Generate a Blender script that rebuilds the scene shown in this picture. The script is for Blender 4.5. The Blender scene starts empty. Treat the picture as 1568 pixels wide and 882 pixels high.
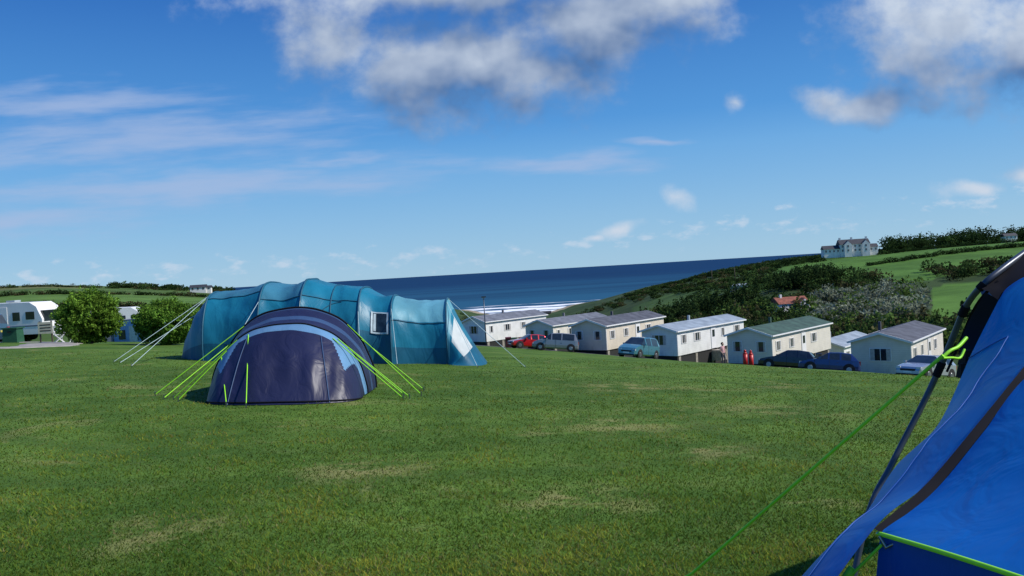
import bpy, math, random
import numpy as np
from mathutils import Vector, Matrix, noise as mnoise
random.seed(7); rng=np.random.default_rng(7)
scene=bpy.context.scene
scene.view_settings.view_transform='Standard'; scene.view_settings.look='None'; scene.view_settings.exposure=0

# ------------------------------------------------------------------ helpers
def smooth(x): x=np.clip(x,0,1); return x*x*(3-2*x)
class NT:
    def __init__(s,nt): s.nt=nt; nt.nodes.clear()
    def n(s,typ,**kw):
        nd=s.nt.nodes.new(typ)
        for k,v in kw.items(): setattr(nd,k,v)
        return nd
    def put(s,sock,v):
        if v is None: return
        if hasattr(v,'is_output'): s.nt.links.new(v,sock)
        else: sock.default_value=v
    def m(s,op,a,b=None,c=None,clamp=False):
        nd=s.n('ShaderNodeMath',operation=op,use_clamp=clamp)
        s.put(nd.inputs[0],a); s.put(nd.inputs[1],b); s.put(nd.inputs[2],c); return nd.outputs[0]
    def v(s,op,a,b=None):
        nd=s.n('ShaderNodeVectorMath',operation=op)
        s.put(nd.inputs[0],a); s.put(nd.inputs[1],b)
        return nd.outputs['Value'] if op in('LENGTH','DOT_PRODUCT','DISTANCE') else nd.outputs[0]
    def noise(s,vec,scale,detail=4,rough=.55,dist=0):
        nd=s.n('ShaderNodeTexNoise'); s.put(nd.inputs['Vector'],vec)
        nd.inputs['Scale'].default_value=scale; nd.inputs['Detail'].default_value=detail
        nd.inputs['Roughness'].default_value=rough; nd.inputs['Distortion'].default_value=dist
        return nd.outputs['Fac']
    def mix(s,f,a,b,blend='MIX'):
        nd=s.n('ShaderNodeMix',data_type='RGBA',blend_type=blend)
        s.put(nd.inputs[0],f); s.put(nd.inputs[6],a if hasattr(a,'is_output') else (*a,1)); s.put(nd.inputs[7],b if hasattr(b,'is_output') else (*b,1))
        return nd.outputs[2]
    def mr(s,x,a,b,c=0,d=1,sm=True):
        nd=s.n('ShaderNodeMapRange'); nd.interpolation_type='SMOOTHSTEP' if sm else 'LINEAR'
        s.put(nd.inputs[0],x)
        for i,q in enumerate((a,b,c,d)): nd.inputs[i+1].default_value=q
        return nd.outputs[0]
    def bump(s,h,strength=.3,dist=.02):
        nd=s.n('ShaderNodeBump'); s.put(nd.inputs['Height'],h); nd.inputs['Strength'].default_value=strength; nd.inputs['Distance'].default_value=dist
        return nd.outputs[0]
def newmat(name):
    m=bpy.data.materials.new(name); m.use_nodes=True; return m,NT(m.node_tree)
def surf_out(t,sh):
    o=t.n('ShaderNodeOutputMaterial'); t.nt.links.new(sh,o.inputs[0])
_mc={}
def plain(name,col,rough=.6,metal=0,var=.15,scale=6,bump=0,spec=.5,coat=0):
    if name in _mc: return _mc[name]
    m,t=newmat(name)
    tc=t.n('ShaderNodeTexCoord').outputs['Object']
    n=t.noise(tc,scale,3)
    c=t.mix(t.mr(n,.3,.7),[x*(1-var) for x in col],[min(1,x*(1+var)) for x in col])
    p=t.n('ShaderNodeBsdfPrincipled'); t.put(p.inputs['Base Color'],c); p.inputs['Roughness'].default_value=rough
    p.inputs['Metallic'].default_value=metal; p.inputs['Specular IOR Level'].default_value=spec; p.inputs['Coat Weight'].default_value=coat
    if bump: t.put(p.inputs['Normal'],t.bump(t.noise(tc,scale*4,2),bump,.02))
    surf_out(t,p.outputs[0]); _mc[name]=m; return m
def fabric(name,col,trans=.3,rough=.5,wr=.5,tcol=None,ws=3.2):
    if name in _mc: return _mc[name]
    m,t=newmat(name)
    tc=t.n('ShaderNodeTexCoord').outputs['Object']
    n=t.noise(tc,1.1,3)
    c=t.mix(t.mr(n,.3,.7),[x*.85 for x in col],[min(1,x*1.15) for x in col])
    st=t.v('MULTIPLY',tc,(1,1,.3))
    h=t.noise(st,ws,3,.5,1.2)
    b=t.bump(h,wr,.05)
    p=t.n('ShaderNodeBsdfPrincipled'); t.put(p.inputs['Base Color'],c); p.inputs['Roughness'].default_value=rough
    p.inputs['Specular IOR Level'].default_value=.35; t.put(p.inputs['Normal'],b)
    tr=t.n('ShaderNodeBsdfTranslucent'); t.put(tr.inputs[0],(*(tcol or col),1)); t.put(tr.inputs['Normal'],b)
    mx=t.n('ShaderNodeMixShader'); mx.inputs[0].default_value=trans
    t.nt.links.new(p.outputs[0],mx.inputs[1]); t.nt.links.new(tr.outputs[0],mx.inputs[2])
    surf_out(t,mx.outputs[0]); _mc[name]=m; return m

class MB:
    def __init__(s): s.V=[];s.F=[];s.I=[];s.S=[];s.mats=[]
    def mi(s,m):
        if m not in s.mats: s.mats.append(m)
        return s.mats.index(m)
    def add(s,vs,fs,mat,M=None,sm=False):
        o=len(s.V)
        for v in vs:
            v=Vector(v); s.V.append(tuple(M@v if M else v))
        for k,f in enumerate(fs):
            s.F.append([i+o for i in f]); s.I.append(s.mi(mat[k] if isinstance(mat,list) else mat)); s.S.append(sm)
    def box(s,a,b,mat,M=None,taper=0):
        x0,y0,z0=a;x1,y1,z1=b;t=taper
        vs=[(x0,y0,z0),(x1,y0,z0),(x1,y1,z0),(x0,y1,z0),(x0+t,y0+t,z1),(x1-t,y0+t,z1),(x1-t,y1-t,z1),(x0+t,y1-t,z1)]
        s.add(vs,[(3,2,1,0),(4,5,6,7),(0,1,5,4),(1,2,6,5),(2,3,7,6),(3,0,4,7)],mat,M)
    def cyl(s,p0,p1,r0,r1,mat,n=10,M=None,cap=True):
        p0=Vector(p0);p1=Vector(p1);d=(p1-p0).normalized()
        a=d.orthogonal().normalized();b=d.cross(a)
        vs=[];
        for p,r in((p0,r0),(p1,r1)):
            for i in range(n):
                an=2*math.pi*i/n; vs.append(p+(a*math.cos(an)+b*math.sin(an))*r)
        fs=[(i,(i+1)%n,n+(i+1)%n,n+i) for i in range(n)]
        s.add(vs,fs,mat,M,sm=n>5)
        if cap:
            o=len(s.V)-2*n
            s.F.append([o+i for i in range(n)][::-1]);s.I.append(s.mi(mat));s.S.append(False)
            s.F.append([o+n+i for i in range(n)]);s.I.append(s.mi(mat));s.S.append(False)
    def tube(s,pts,r,mat,n=6,M=None):
        pts=[Vector(p) for p in pts]; L=len(pts); vs=[]; up=None
        for i,p in enumerate(pts):
            d=(pts[min(i+1,L-1)]-pts[max(i-1,0)]).normalized()
            a=d.orthogonal().normalized() if up is None else (up-d*up.dot(d)).normalized()
            up=a; b=d.cross(a)
            for k in range(n):
                an=2*math.pi*k/n; vs.append(p+(a*math.cos(an)+b*math.sin(an))*r)
        fs=[(i*n+k,i*n+(k+1)%n,(i+1)*n+(k+1)%n,(i+1)*n+k) for i in range(L-1) for k in range(n)]
        s.add(vs,fs,mat,M,sm=True)
        s.add([vs[k] for k in range(n)],[tuple(range(n))[::-1]],mat,M); s.add(vs[-n:],[tuple(range(n))],mat,M)
    def grid(s,P,mat,sm=True,M=None):
        R=len(P);C=len(P[0]); vs=[p for r in P for p in r]
        fs=[];ms=[]
        for i in range(R-1):
            for j in range(C-1):
                fs.append((i*C+j,i*C+j+1,(i+1)*C+j+1,(i+1)*C+j)); ms.append(mat(i,j) if callable(mat) else mat)
        s.add(vs,fs,ms,M,sm)
    def prism(s,prof,y0,y1,mat,M=None,axis='y'):
        n=len(prof)
        f=(lambda p,y:(p[0],y,p[1])) if axis=='y' else (lambda p,y:(y,p[0],p[1]))
        vs=[f(p,y0) for p in prof]+[f(p,y1) for p in prof]
        fs=[(i,(i+1)%n,n+(i+1)%n,n+i) for i in range(n)]+[tuple(range(n))[::-1],tuple(range(n,2*n))]
        s.add(vs,fs,mat,M)
    def build(s,name,bevel=0,M=None):
        me=bpy.data.meshes.new(name); me.from_pydata(s.V,[],s.F)
        for m in s.mats: me.materials.append(m)
        me.polygons.foreach_set('material_index',s.I); me.polygons.foreach_set('use_smooth',s.S); me.update()
        ob=bpy.data.objects.new(name,me); scene.collection.objects.link(ob)
        if M: ob.matrix_world=M
        if bevel:
            b=ob.modifiers.new('bevel','BEVEL'); b.width=bevel; b.segments=2; b.limit_method='ANGLE'
        return ob

# ------------------------------------------------------------------ terrain
TT=np.array([-.9,-.65,-.55,-.45,-.36,-.2,-.065,-.03,0,.05,.087,.165,.243,.32,.4,.51,.6,.9])
YY=np.array([150,220,350,500,650,850,1000,1400,3000.])
ZZ=np.array([
[-5,-6,-3,3,9,4,-5,-30,-60],[-5,-6,-3,4,10,4,-5,-30,-60],[-6,-6,-3,4,11,4,-5,-30,-60],[-6,-7,-5,0,6,0,-8,-30,-60],
[-8,-9,-8,-4,-1,-4,-10,-35,-60],[-13,-17,-19,-18,-14,-16,-25,-50,-60],[-18,-25,-32,-36,-36,-34,-45,-55,-60],
[-18,-27,-35,-40,-43,-46,-50.5,-56,-60],[-18,-28,-37,-42,-45.5,-48.5,-50.5,-56,-60],[-18,-28,-37,-42,-45.5,-48,-50.5,-56,-60],
[-18,-28,-36,-41,-43,-42.0,-44,-58,-60],[-18,-27,-30,-29,-26,-23,-27,-50,-60],[-18,-26,-24,-17,-11.5,-12,-18,-45,-60],
[-20,-26,-18,-6,-5,-9,-16,-45,-60],[-20,-25,-17,-4,-4,-9,-15,-45,-60],[-20,-23,-15,-2,-1,-7,-14,-45,-60],
[-18,-21,-13,-1,0,-6,-14,-45,-60],[-18,-20,-12,0,1,-5,-14,-45,-60]],float)
TTd=np.linspace(-.9,.9,91); YYd=np.linspace(150,3000,286)
Zd=np.array([np.interp(YYd,YY,r) for r in ZZ]); Zd=np.array([np.interp(TTd,TT,Zd[:,j]) for j in range(len(YYd))]).T
k=np.array([1,2,3,2,1])/9.
Zd=np.apply_along_axis(lambda c:np.convolve(np.pad(c,2,'edge'),k,'valid'),1,Zd)
Zd=np.apply_along_axis(lambda c:np.convolve(np.pad(c,1,'edge'),[.25,.5,.25],'valid'),0,Zd)
def ground(X,Y):
    X=np.asarray(X,float);Y=np.asarray(Y,float)
    Yp=np.clip(Y,0,140)
    q=np.where(Yp<45,-.028*Yp-.000724*Yp**2,-.028*45-.000724*2025-.0865*(Yp-45))
    Xc=np.clip(X,-60,60)
    z=-1.6+q-(.115+.0012*np.clip(Xc,-60,17))*Xc*1.1*(1-np.exp(-Yp/25))
    z=z+.025*np.sin(X*.9+1)*np.sin(Y*.7)+.03*np.sin(X*.31+Y*.23)
    t=np.clip(X/np.maximum(Y,1),-.9,.9)
    fi=(t+.9)/1.8*90; fj=(np.clip(Y,150,3000)-150)/2850*285
    i0=np.clip(fi.astype(int),0,89); j0=np.clip(fj.astype(int),0,284); a=fi-i0;b=fj-j0
    far=(Zd[i0,j0]*(1-a)*(1-b)+Zd[i0+1,j0]*a*(1-b)+Zd[i0,j0+1]*(1-a)*b+Zd[i0+1,j0+1]*a*b)
    far=far+.7*np.sin(X*.021+1.3)*np.sin(Y*.017)*np.clip((Y-200)/300,0,1)
    w=smooth((Y-102)/60)
    return z*(1-w)+far*w
def gz(x,y): return float(ground(x,y))

ARCS=[(9.5,10.5,5.6),(9.5,10.5,7.2),(-2.0,16.,7.0),(-2.,16.,8.5)]
WORN=[(.38,6.6,.9),(1.25,10.8,1.6),(1.9,8.7,.9),(-1.5,8.0,1.0),(3.8,12.5,1.5),(-2.6,6.0,.8),(2.3,17,2.0)]
m_ground,t=newmat('grass_land')
geo=t.n('ShaderNodeNewGeometry'); pos=geo.outputs['Position']
at=t.n('ShaderNodeAttribute',attribute_name='zone')
n1=t.noise(pos,.30,5,.65); n2=t.noise(pos,1.6,5,.72); n3=t.noise(pos,24,2,.7)
g=t.mix(t.mr(n1,.36,.64),(.060,.125,.016),(.115,.205,.030))
g=t.mix(t.m('MULTIPLY',t.mr(n2,.50,.70),.6),g,(.16,.22,.05))
g=t.mix(t.m('MULTIPLY',t.mr(n2,.50,.32),.6),g,(.035,.085,.012))
g=t.mix(t.m('MULTIPLY',t.mr(n3,.42,.62),.5),g,(.035,.080,.012))
dry=t.m('MULTIPLY',t.mr(t.noise(pos,.5,5,.75,.6),.56,.69),.5)
sep=t.n('ShaderNodeSeparateXYZ'); t.nt.links.new(pos,sep.inputs[0])
fl=t.n('ShaderNodeCombineXYZ'); t.put(fl.inputs[0],sep.outputs[0]); t.put(fl.inputs[1],sep.outputs[1])
for wx,wy,wr_ in WORN:
    d_=t.v('LENGTH',t.v('SUBTRACT',fl.outputs[0],(wx,wy,0)))
    dry=t.m('MAXIMUM',dry,t.m('MULTIPLY',t.mr(d_,0,wr_,1,0),t.mr(n2,.44,.62,0,.8)))
g=t.mix(dry,g,(.26,.24,.09))
for ax,ay,ar in ARCS:
    d_=t.m('ABSOLUTE',t.m('SUBTRACT',t.v('LENGTH',t.v('SUBTRACT',fl.outputs[0],(ax,ay,0))),ar))
    g=t.mix(t.m('MULTIPLY',t.m('MULTIPLY',t.mr(d_,.05,.32,1,0),t.mr(n1,.4,.55)),.4),g,(.035,.08,.013))
fz=t.mix(t.mr(t.noise(pos,.03,5,.7),.3,.7),(.65,.68,.6),(1.3,1.25,1.2))
farc=t.mix(1.0,at.outputs['Color'],fz,'MULTIPLY')
col=t.mix(t.mr(sep.outputs[1],70,120),g,farc)
p=t.n('ShaderNodeBsdfPrincipled'); t.put(p.inputs['Base Color'],col); p.inputs['Roughness'].default_value=.85; p.inputs['Specular IOR Level'].default_value=.12
t.put(p.inputs['Normal'],t.bump(t.m('ADD',n3,t.m('MULTIPLY',n2,1.5)),.6,.04))
surf_out(t,p.outputs[0])

ang=np.concatenate([np.radians(np.linspace(-60,60,620)),np.radians(np.linspace(61,299,100))])
rad=np.concatenate([[0.3],np.geomspace(.8,3200,330)])
A,Rr=np.meshgrid(ang,rad); Xg=np.sin(A)*Rr; Yg=np.cos(A)*Rr; Zg=ground(Xg,Yg)
nr,na=Xg.shape
verts=np.stack([Xg,Yg,Zg],-1).reshape(-1,3)
ii,jj=np.meshgrid(np.arange(nr-1),np.arange(na),indexing='ij'); j2=(jj+1)%na
faces=np.stack([ii*na+jj,(ii+1)*na+jj,(ii+1)*na+j2,ii*na+j2],-1).reshape(-1,4)
def fastmesh(name,verts,faces,mat,color=None,cname='tint',sm=False):
    me=bpy.data.meshes.new(name); nf=len(faces);kk=faces.shape[1]
    me.vertices.add(len(verts)); me.vertices.foreach_set('co',verts.astype(np.float32).ravel())
    me.loops.add(nf*kk); me.loops.foreach_set('vertex_index',faces.astype(np.int32).ravel())
    me.polygons.add(nf); me.polygons.foreach_set('loop_start',np.arange(0,nf*kk,kk,dtype=np.int32)); me.polygons.foreach_set('loop_total',np.full(nf,kk,dtype=np.int32))
    if sm: me.polygons.foreach_set('use_smooth',np.ones(nf,bool))
    me.update(calc_edges=True); me.materials.append(mat)
    if color is not None:
        ca=me.color_attributes.new(cname,'FLOAT_COLOR','POINT')
        ca.data.foreach_set('color',np.concatenate([color,np.ones((len(color),1))],1).astype(np.float32).ravel())
    ob=bpy.data.objects.new(name,me); scene.collection.objects.link(ob); return ob
X=verts[:,0];Y=verts[:,1];Z=verts[:,2]; tt=X/np.maximum(Y,1)
zc=np.tile([.07,.13,.03],(len(X),1))
def setz(mask,c): zc[mask]=c
setz((tt>.05)&(Y>130),[.04,.07,.022])
setz((tt>.1)&(tt<.32)&(Y>380),[.05,.08,.025])
setz((tt>.27)&(Y>392+30*np.sin(tt*9))&(Y<700),[.075,.165,.03])
setz((tt>.49)&(Y>240)&(Y<335),[.085,.18,.032])
setz((tt>.14)&(tt<.31)&(Y>455)&(Y<620)&(np.sin(X*.03+Y*.02)>.15),[.065,.12,.03])
setz((tt<-.3)&(Y>130),[.075,.13,.03]); setz((tt<-.3)&(Y>330)&(Y<470),[.09,.17,.035]); setz((tt<-.5)&(Y>560),[.13,.15,.055])
setz((tt>-.3)&(tt<.06)&(Y>130),[.045,.08,.025])
setz((Z<-48.7)&(Y>700),[.33,.28,.2])
fastmesh('ground',verts,faces,m_ground,zc,'zone',True)

# ------------------------------------------------------------------ sea
m_sea,t=newmat('sea_water')
pos=t.n('ShaderNodeNewGeometry').outputs['Position']
st=t.v('MULTIPLY',pos,(.25,1,1))
dist=t.n('ShaderNodeSeparateXYZ'); t.nt.links.new(pos,dist.inputs[0])
c=t.mix(t.mr(dist.outputs[1],900,4500),(.018,.095,.17),(.004,.038,.105))
c=t.mix(t.m('MULTIPLY',t.mr(t.noise(st,.004,4,.6),.4,.65),.5),c,(.005,.03,.08))
wv=t.m('ADD',dist.outputs[1],t.m('MULTIPLY',t.noise(t.v('MULTIPLY',pos,(.012,.012,0)),1,3),70))
lines=t.m('SINE',t.m('MULTIPLY',wv,.075))
brk=t.noise(t.v('MULTIPLY',pos,(.015,.06,0)),1,4,.7)
fo=t.m('ADD',lines,t.m('MULTIPLY',t.m('SUBTRACT',brk,.5),4.5))
near=t.mr(dist.outputs[1],1050,1300,1,0); side=t.mr(t.m('ABSOLUTE',t.m('SUBTRACT',dist.outputs[0],50)),80,150,1,0)
fo=t.m('ADD',fo,t.m('MULTIPLY',near,1.7))
foam=t.m('MULTIPLY',t.m('MULTIPLY',t.mr(fo,.8,1.4),t.mr(near,0,.25)),side)
c=t.mix(foam,c,(.85,.88,.9))
p=t.n('ShaderNodeBsdfDiffuse'); t.put(p.inputs[0],c)
gl=t.n('ShaderNodeBsdfGlossy'); gl.inputs['Roughness'].default_value=.45; gl.inputs[0].default_value=(.7,.8,.9,1)
nb=t.bump(t.noise(st,.08,4,.7),.7,2); t.put(p.inputs['Normal'],nb)
mx=t.n('ShaderNodeMixShader'); mx.inputs[0].default_value=.05; t.nt.links.new(p.outputs[0],mx.inputs[1]); t.nt.links.new(gl.outputs[0],mx.inputs[2])
surf_out(t,mx.outputs[0])
mb=MB(); mb.add([(-60000,300,-50),(60000,300,-50),(60000,60000,-50),(-60000,60000,-50)],[(0,1,2,3)],m_sea); mb.build('sea')

# ------------------------------------------------------------------ near grass blades
m_blade,t=newmat('grass_blades')
at=t.n('ShaderNodeAttribute',attribute_name='tint')
d=t.n('ShaderNodeBsdfDiffuse'); t.nt.links.new(at.outputs['Color'],d.inputs[0])
tr=t.n('ShaderNodeBsdfTranslucent'); t.nt.links.new(at.outputs['Color'],tr.inputs[0])
mx=t.n('ShaderNodeMixShader'); mx.inputs[0].default_value=.35
t.nt.links.new(d.outputs[0],mx.inputs[1]); t.nt.links.new(tr.outputs[0],mx.inputs[2]); surf_out(t,mx.outputs[0])
N=480000
iy=rng.uniform(1/30,1/2.6,N); Yb=1/iy
tb=rng.uniform(-.95,.95,N); Xb=tb*Yb
Zb=ground(Xb,Yb)
pa=np.fromiter((mnoise.noise((x*.33,y*.33,0.)) for x,y in zip(Xb,Yb)),float,N)
pb=np.fromiter((mnoise.noise((x*1.5,y*1.5,5.)) for x,y in zip(Xb,Yb)),float,N)
pc=np.fromiter((mnoise.noise((x*6.,y*6.,9.)) for x,y in zip(Xb,Yb)),float,N)
arc=np.zeros(N); worn=np.zeros(N)
for ax,ay,ar in ARCS: arc=np.maximum(arc,np.exp(-((np.hypot(Xb-ax,Yb-ay)-ar)/.2)**2)*np.clip(pa*4+.5,0,1))
for wx,wy,wr_ in WORN: worn=np.maximum(worn,smooth(1-np.hypot(Xb-wx,Yb-wy)/wr_)*np.clip(.6+pc*1.5+pb,0,1))
h=rng.uniform(.010,.030,N)*(1+.7*pc+.5*pb)*(1-.4*arc)*(1-.5*worn); w=(.0013+.0005*Yb)*rng.uniform(.7,1.4,N)
tall=rng.uniform(size=N)<.006; h[tall]*=2.2
a=rng.uniform(0,2*math.pi,N); ln=rng.uniform(.3,1.7,N)*h; la=rng.uniform(0,2*math.pi,N)
dx=np.cos(a)*w;dy=np.sin(a)*w
V=np.empty((N,3,3)); V[:,0]=np.stack([Xb-dx,Yb-dy,Zb-.003],1);V[:,1]=np.stack([Xb+dx,Yb+dy,Zb-.003],1)
V[:,2]=np.stack([Xb+np.cos(la)*ln,Yb+np.sin(la)*ln,Zb+h],1)
lum=np.clip(1+.6*pa+.7*pb+.6*pc-.25*arc,.3,1.9)[:,None]
base=np.array([.104,.192,.027])*lum*rng.uniform(.6,1.4,(N,1))
base[:,0]*=rng.uniform(.8,1.45,N)*(1+.6*np.clip(pb,0,1)+.4*np.clip(pa,0,1))
dryb=rng.uniform(0,1,N)<.03+.22*np.clip(pb-.1,0,1)+.15*np.clip(pa-.15,0,1)+.55*worn; base[dryb]=np.array([.29,.265,.11])*rng.uniform(.6,1.2,(dryb.sum(),1))
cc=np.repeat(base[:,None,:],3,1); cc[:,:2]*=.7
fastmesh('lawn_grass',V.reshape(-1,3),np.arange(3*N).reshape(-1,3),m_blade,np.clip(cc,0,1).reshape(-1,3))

# ------------------------------------------------------------------ foliage
def leafmat(name,tr_=.25):
    m,t=newmat(name)
    at=t.n('ShaderNodeAttribute',attribute_name='tint')
    d=t.n('ShaderNodeBsdfDiffuse'); t.nt.links.new(at.outputs['Color'],d.inputs[0])
    tr=t.n('ShaderNodeBsdfTranslucent'); t.nt.links.new(at.outputs['Color'],tr.inputs[0])
    mx=t.n('ShaderNodeMixShader'); mx.inputs[0].default_value=tr_
    t.nt.links.new(d.outputs[0],mx.inputs[1]); t.nt.links.new(tr.outputs[0],mx.inputs[2]); surf_out(t,mx.outputs[0]); return m
m_leaf=leafmat('foliage_leaves',.3); m_bark=plain('bark',(.09,.07,.05),.9)
def leaves(centers,size,cols):
    n=len(centers)
    a=rng.normal(size=(n,3)); a/=np.linalg.norm(a,axis=1)[:,None]
    b=np.cross(a,rng.normal(size=(n,3))); b/=np.linalg.norm(b,axis=1)[:,None]
    s=size.reshape(-1,1) if np.ndim(size) else size
    V=np.stack([centers-a*s,centers-b*s*.55,centers+a*s,centers+b*s*.55],1)
    return V.reshape(-1,3),np.arange(4*n).reshape(-1,4),np.repeat(cols,4,0)
def treemass(name,T,nleaf=110,lsize=.5):
    T=np.array(T); n=len(T); z=ground(T[:,0],T[:,1])
    u=rng.normal(size=(n,nleaf,3)); u/=np.linalg.norm(u,axis=2)[...,None]
    rr=rng.uniform(.45,1,(n,nleaf,1))**.5
    ph=rng.uniform(0,6,(n,1)); lump=1+.28*np.sin(u[...,0]*4+ph)*np.sin(u[...,1]*5+ph*2)+.2*np.sin(u[...,2]*6+ph)
    P=u*rr*lump[...,None]
    H=T[:,2][:,None];R=T[:,3][:,None]
    px=P[...,0]*R;py=P[...,1]*R;pz=H*.52+P[...,2]*H*.5
    con=T[:,4][:,None]>.5
    f=np.clip(1.15-pz/H,0.05,1)
    px=np.where(con,px*f,px);py=np.where(con,py*f,py)
    C=np.stack([px+T[:,0][:,None],py+T[:,1][:,None],pz+z[:,None]-.2],-1)
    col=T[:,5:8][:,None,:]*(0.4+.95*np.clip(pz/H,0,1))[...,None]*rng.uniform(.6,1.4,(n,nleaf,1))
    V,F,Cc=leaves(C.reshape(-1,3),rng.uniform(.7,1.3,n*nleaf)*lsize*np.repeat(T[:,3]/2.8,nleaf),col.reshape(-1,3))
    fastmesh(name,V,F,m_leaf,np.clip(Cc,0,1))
D1=(.024,.045,.015);D2=(.045,.08,.022);GR=(.19,.215,.15);BR=(.07,.068,.03);LG=(.085,.14,.032)
def pick(*c):
    q=np.array(random.choice(c)); return q*random.uniform(.75,1.25)
T=[]
def tr(t,Y,h,r,kind,c): T.append([t*Y,Y,h,r,kind,*c])
for _ in range(1650):
    Y=math.sqrt(random.uniform(150**2,340**2)); t=random.uniform(.075,.9)
    if t>.48 and 235<Y<340: continue
    grey=.35<t<.48 and 250<Y<340
    if grey: tr(t,Y,random.uniform(3.5,5.5),random.uniform(2.2,3.6),0,pick(GR,GR,LG))
    else:
        k_=random.random()<.2; tr(t,Y,random.uniform(3,6)*(1.25 if k_ else 1),random.uniform(2,3.8),k_,pick(D1,D2,D2,BR,LG))
for _ in range(420):   # upper scrub
    Y=random.uniform(340,395); t=random.uniform(.13,.9)
    if math.sin(t*40+Y*.03)<-.3: continue
    tr(t,Y,random.uniform(2.5,5.5),random.uniform(2,3.6),random.random()<.25,pick(D1,D2,D2,BR))
for _ in range(130):
    t=random.gauss(.35,.025);Y=random.gauss(392,10); tr(t,Y,random.uniform(5,9),random.uniform(2.2,3.6),random.random()<.4,pick(D1,D1,D2))
for _ in range(160):
    t=random.gauss(.205,.04);Y=random.gauss(370,16); tr(t,Y,random.uniform(6,11),random.uniform(2.5,3.8),random.random()<.7,pick(D1,D1,D2))
for _ in range(900):   # ridge
    t=random.uniform(.13,.9);Y=np.interp(t,[.1,.165,.243,.32,.4,.9],[840,770,640,555,555,600])+random.uniform(-22,25)
    big=t>.40 and abs(t-.405)>.035
    if abs(t-.40)<.04 and Y<560: continue
    tr(t,Y,random.uniform(4,9.5 if big else 4.8)*(.9+t*.7 if big else .75),random.uniform(2.5,4.8 if big else 3.4),0,pick(D1,D1,D2))
for _ in range(650):   # hillside above the bay
    t=random.uniform(.085,.31);Y=random.uniform(395,800)
    if math.sin(t*34+Y*.021)<-.3: continue
    tr(t,Y,random.uniform(1.5,3.4),random.uniform(2,4.4),0,pick(D1,D2,D2,BR))
for Yh,t0,t1 in((420,.17,.31),(500,.2,.31),(455,.42,.9),(520,.31,.9)):
    for t in np.arange(t0,t1,.0032):
        if abs(t-.40)<.03 and Yh>500: continue
        tr(t+random.uniform(-.002,.002),Yh+12*math.sin(t*14)+random.uniform(-2,2),random.uniform(1.2,3.2),random.uniform(1.3,2.6),0,pick(D1,D2))
for _ in range(420):   # valley down to beach and left
    Y=random.uniform(170,760);t=random.uniform(-.28,.09)
    if abs(t-.02)<.05 and Y>520: continue
    tr(t,Y,random.uniform(2,5),random.uniform(1.8,3.6),0,pick(D1,D2,BR,LG))
for Yh in(210,330,470,600):
    for t in np.arange(-.85,-.28,.004):
        if random.random()<.8: tr(t,Yh+20*math.sin(t*11+Yh)+random.uniform(-3,3),random.uniform(1.2,3.0),random.uniform(1.5,2.8),0,pick(D1,D2,BR))
for _ in range(60):
    t=random.uniform(-.47,-.33);Y=random.uniform(600,660); tr(t,Y,random.uniform(2,4),random.uniform(3,5),0,pick(D1,D2))
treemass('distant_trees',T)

def bush(name,x,y,H,R,col,n=26000):
    z=gz(x,y)
    u=rng.normal(size=(n,3)); u/=np.linalg.norm(u,axis=1)[:,None]
    lump=np.array([mnoise.noise(Vector(q*2.2+x)) for q in u])*.26+np.array([mnoise.noise(Vector(q*6+x)) for q in u])*.22
    rr=(rng.uniform(.25,1,n)**.4)*(1+lump)
    C=np.stack([x+u[:,0]*rr*R,y+u[:,1]*rr*R,z+H*.5+u[:,2]*rr*H*.5],1)
    C[:,2]=np.maximum(C[:,2],z+.05)
    k_=rng.uniform(size=n)<.12; C[k_,2]+=rng.uniform(0,.25,k_.sum())*np.clip(u[k_,2],0,1)
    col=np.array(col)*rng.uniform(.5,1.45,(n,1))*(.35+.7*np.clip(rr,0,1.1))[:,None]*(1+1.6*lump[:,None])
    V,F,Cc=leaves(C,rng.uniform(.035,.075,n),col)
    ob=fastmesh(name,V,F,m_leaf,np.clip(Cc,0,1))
    b=MB()
    for i in range(6):
        an=i*1.05; b.cyl((x,y,z-.1),(x+math.cos(an)*R*.5,y+math.sin(an)*R*.5,z+H*.6),.05,.015,m_bark,6)
    o=b.build('stems'); o.parent=ob
bush('round_bush',-.4975*40,40,2.45,1.38,(.125,.225,.03))
bush('round_bush',-.408*40,40,2.1,1.42,(.11,.21,.03),24000)
bush('hedge_bush',-.575*57,57,1.7,.8,(.10,.13,.05),7000)

# ------------------------------------------------------------------ teal family tent
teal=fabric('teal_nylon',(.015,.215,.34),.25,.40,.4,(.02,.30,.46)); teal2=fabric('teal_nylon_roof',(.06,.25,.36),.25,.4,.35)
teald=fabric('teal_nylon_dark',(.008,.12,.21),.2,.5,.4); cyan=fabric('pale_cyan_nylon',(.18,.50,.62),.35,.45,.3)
whitef=fabric('white_nylon',(.72,.78,.78),.3,.5,.3); seam=plain('tent_seam',(.008,.09,.15),.6)
polem=plain('grey_pole',(.06,.075,.10),.35,.3); winm=plain('tent_window_vinyl',(.02,.035,.045),.12,0,.3); trim=plain('pale_trim',(.45,.55,.58),.6)
black=plain('black_webbing',(.008,.008,.012),.75,spec=.15); lime=plain('lime_guyline',(.34,.85,.02),.5,0,.05); paleline=plain('pale_guyline',(.5,.65,.65),.6); peg=plain('steel_peg',(.3,.3,.3),.3,1)
S=np.array([ # X, Yfront, Yback, h
[-10.05,25.6,26.6,.03],[-9.75,25.0,27.2,.75],[-9.35,24.5,27.7,1.45],[-8.85,24.1,27.9,2.0],[-8.1,23.9,28.0,2.20],[-7.2,23.8,28.0,2.36],
[-6.0,23.7,28.0,2.47],[-4.9,23.8,27.9,2.37],[-4.3,23.9,27.8,2.22],[-3.5,24.0,27.6,1.98],[-2.7,24.15,27.3,1.93],[-1.95,24.3,27.1,1.90]])
poles=[-8.85,-7.2,-6.0,-4.4,-3.5,-1.95]
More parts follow.
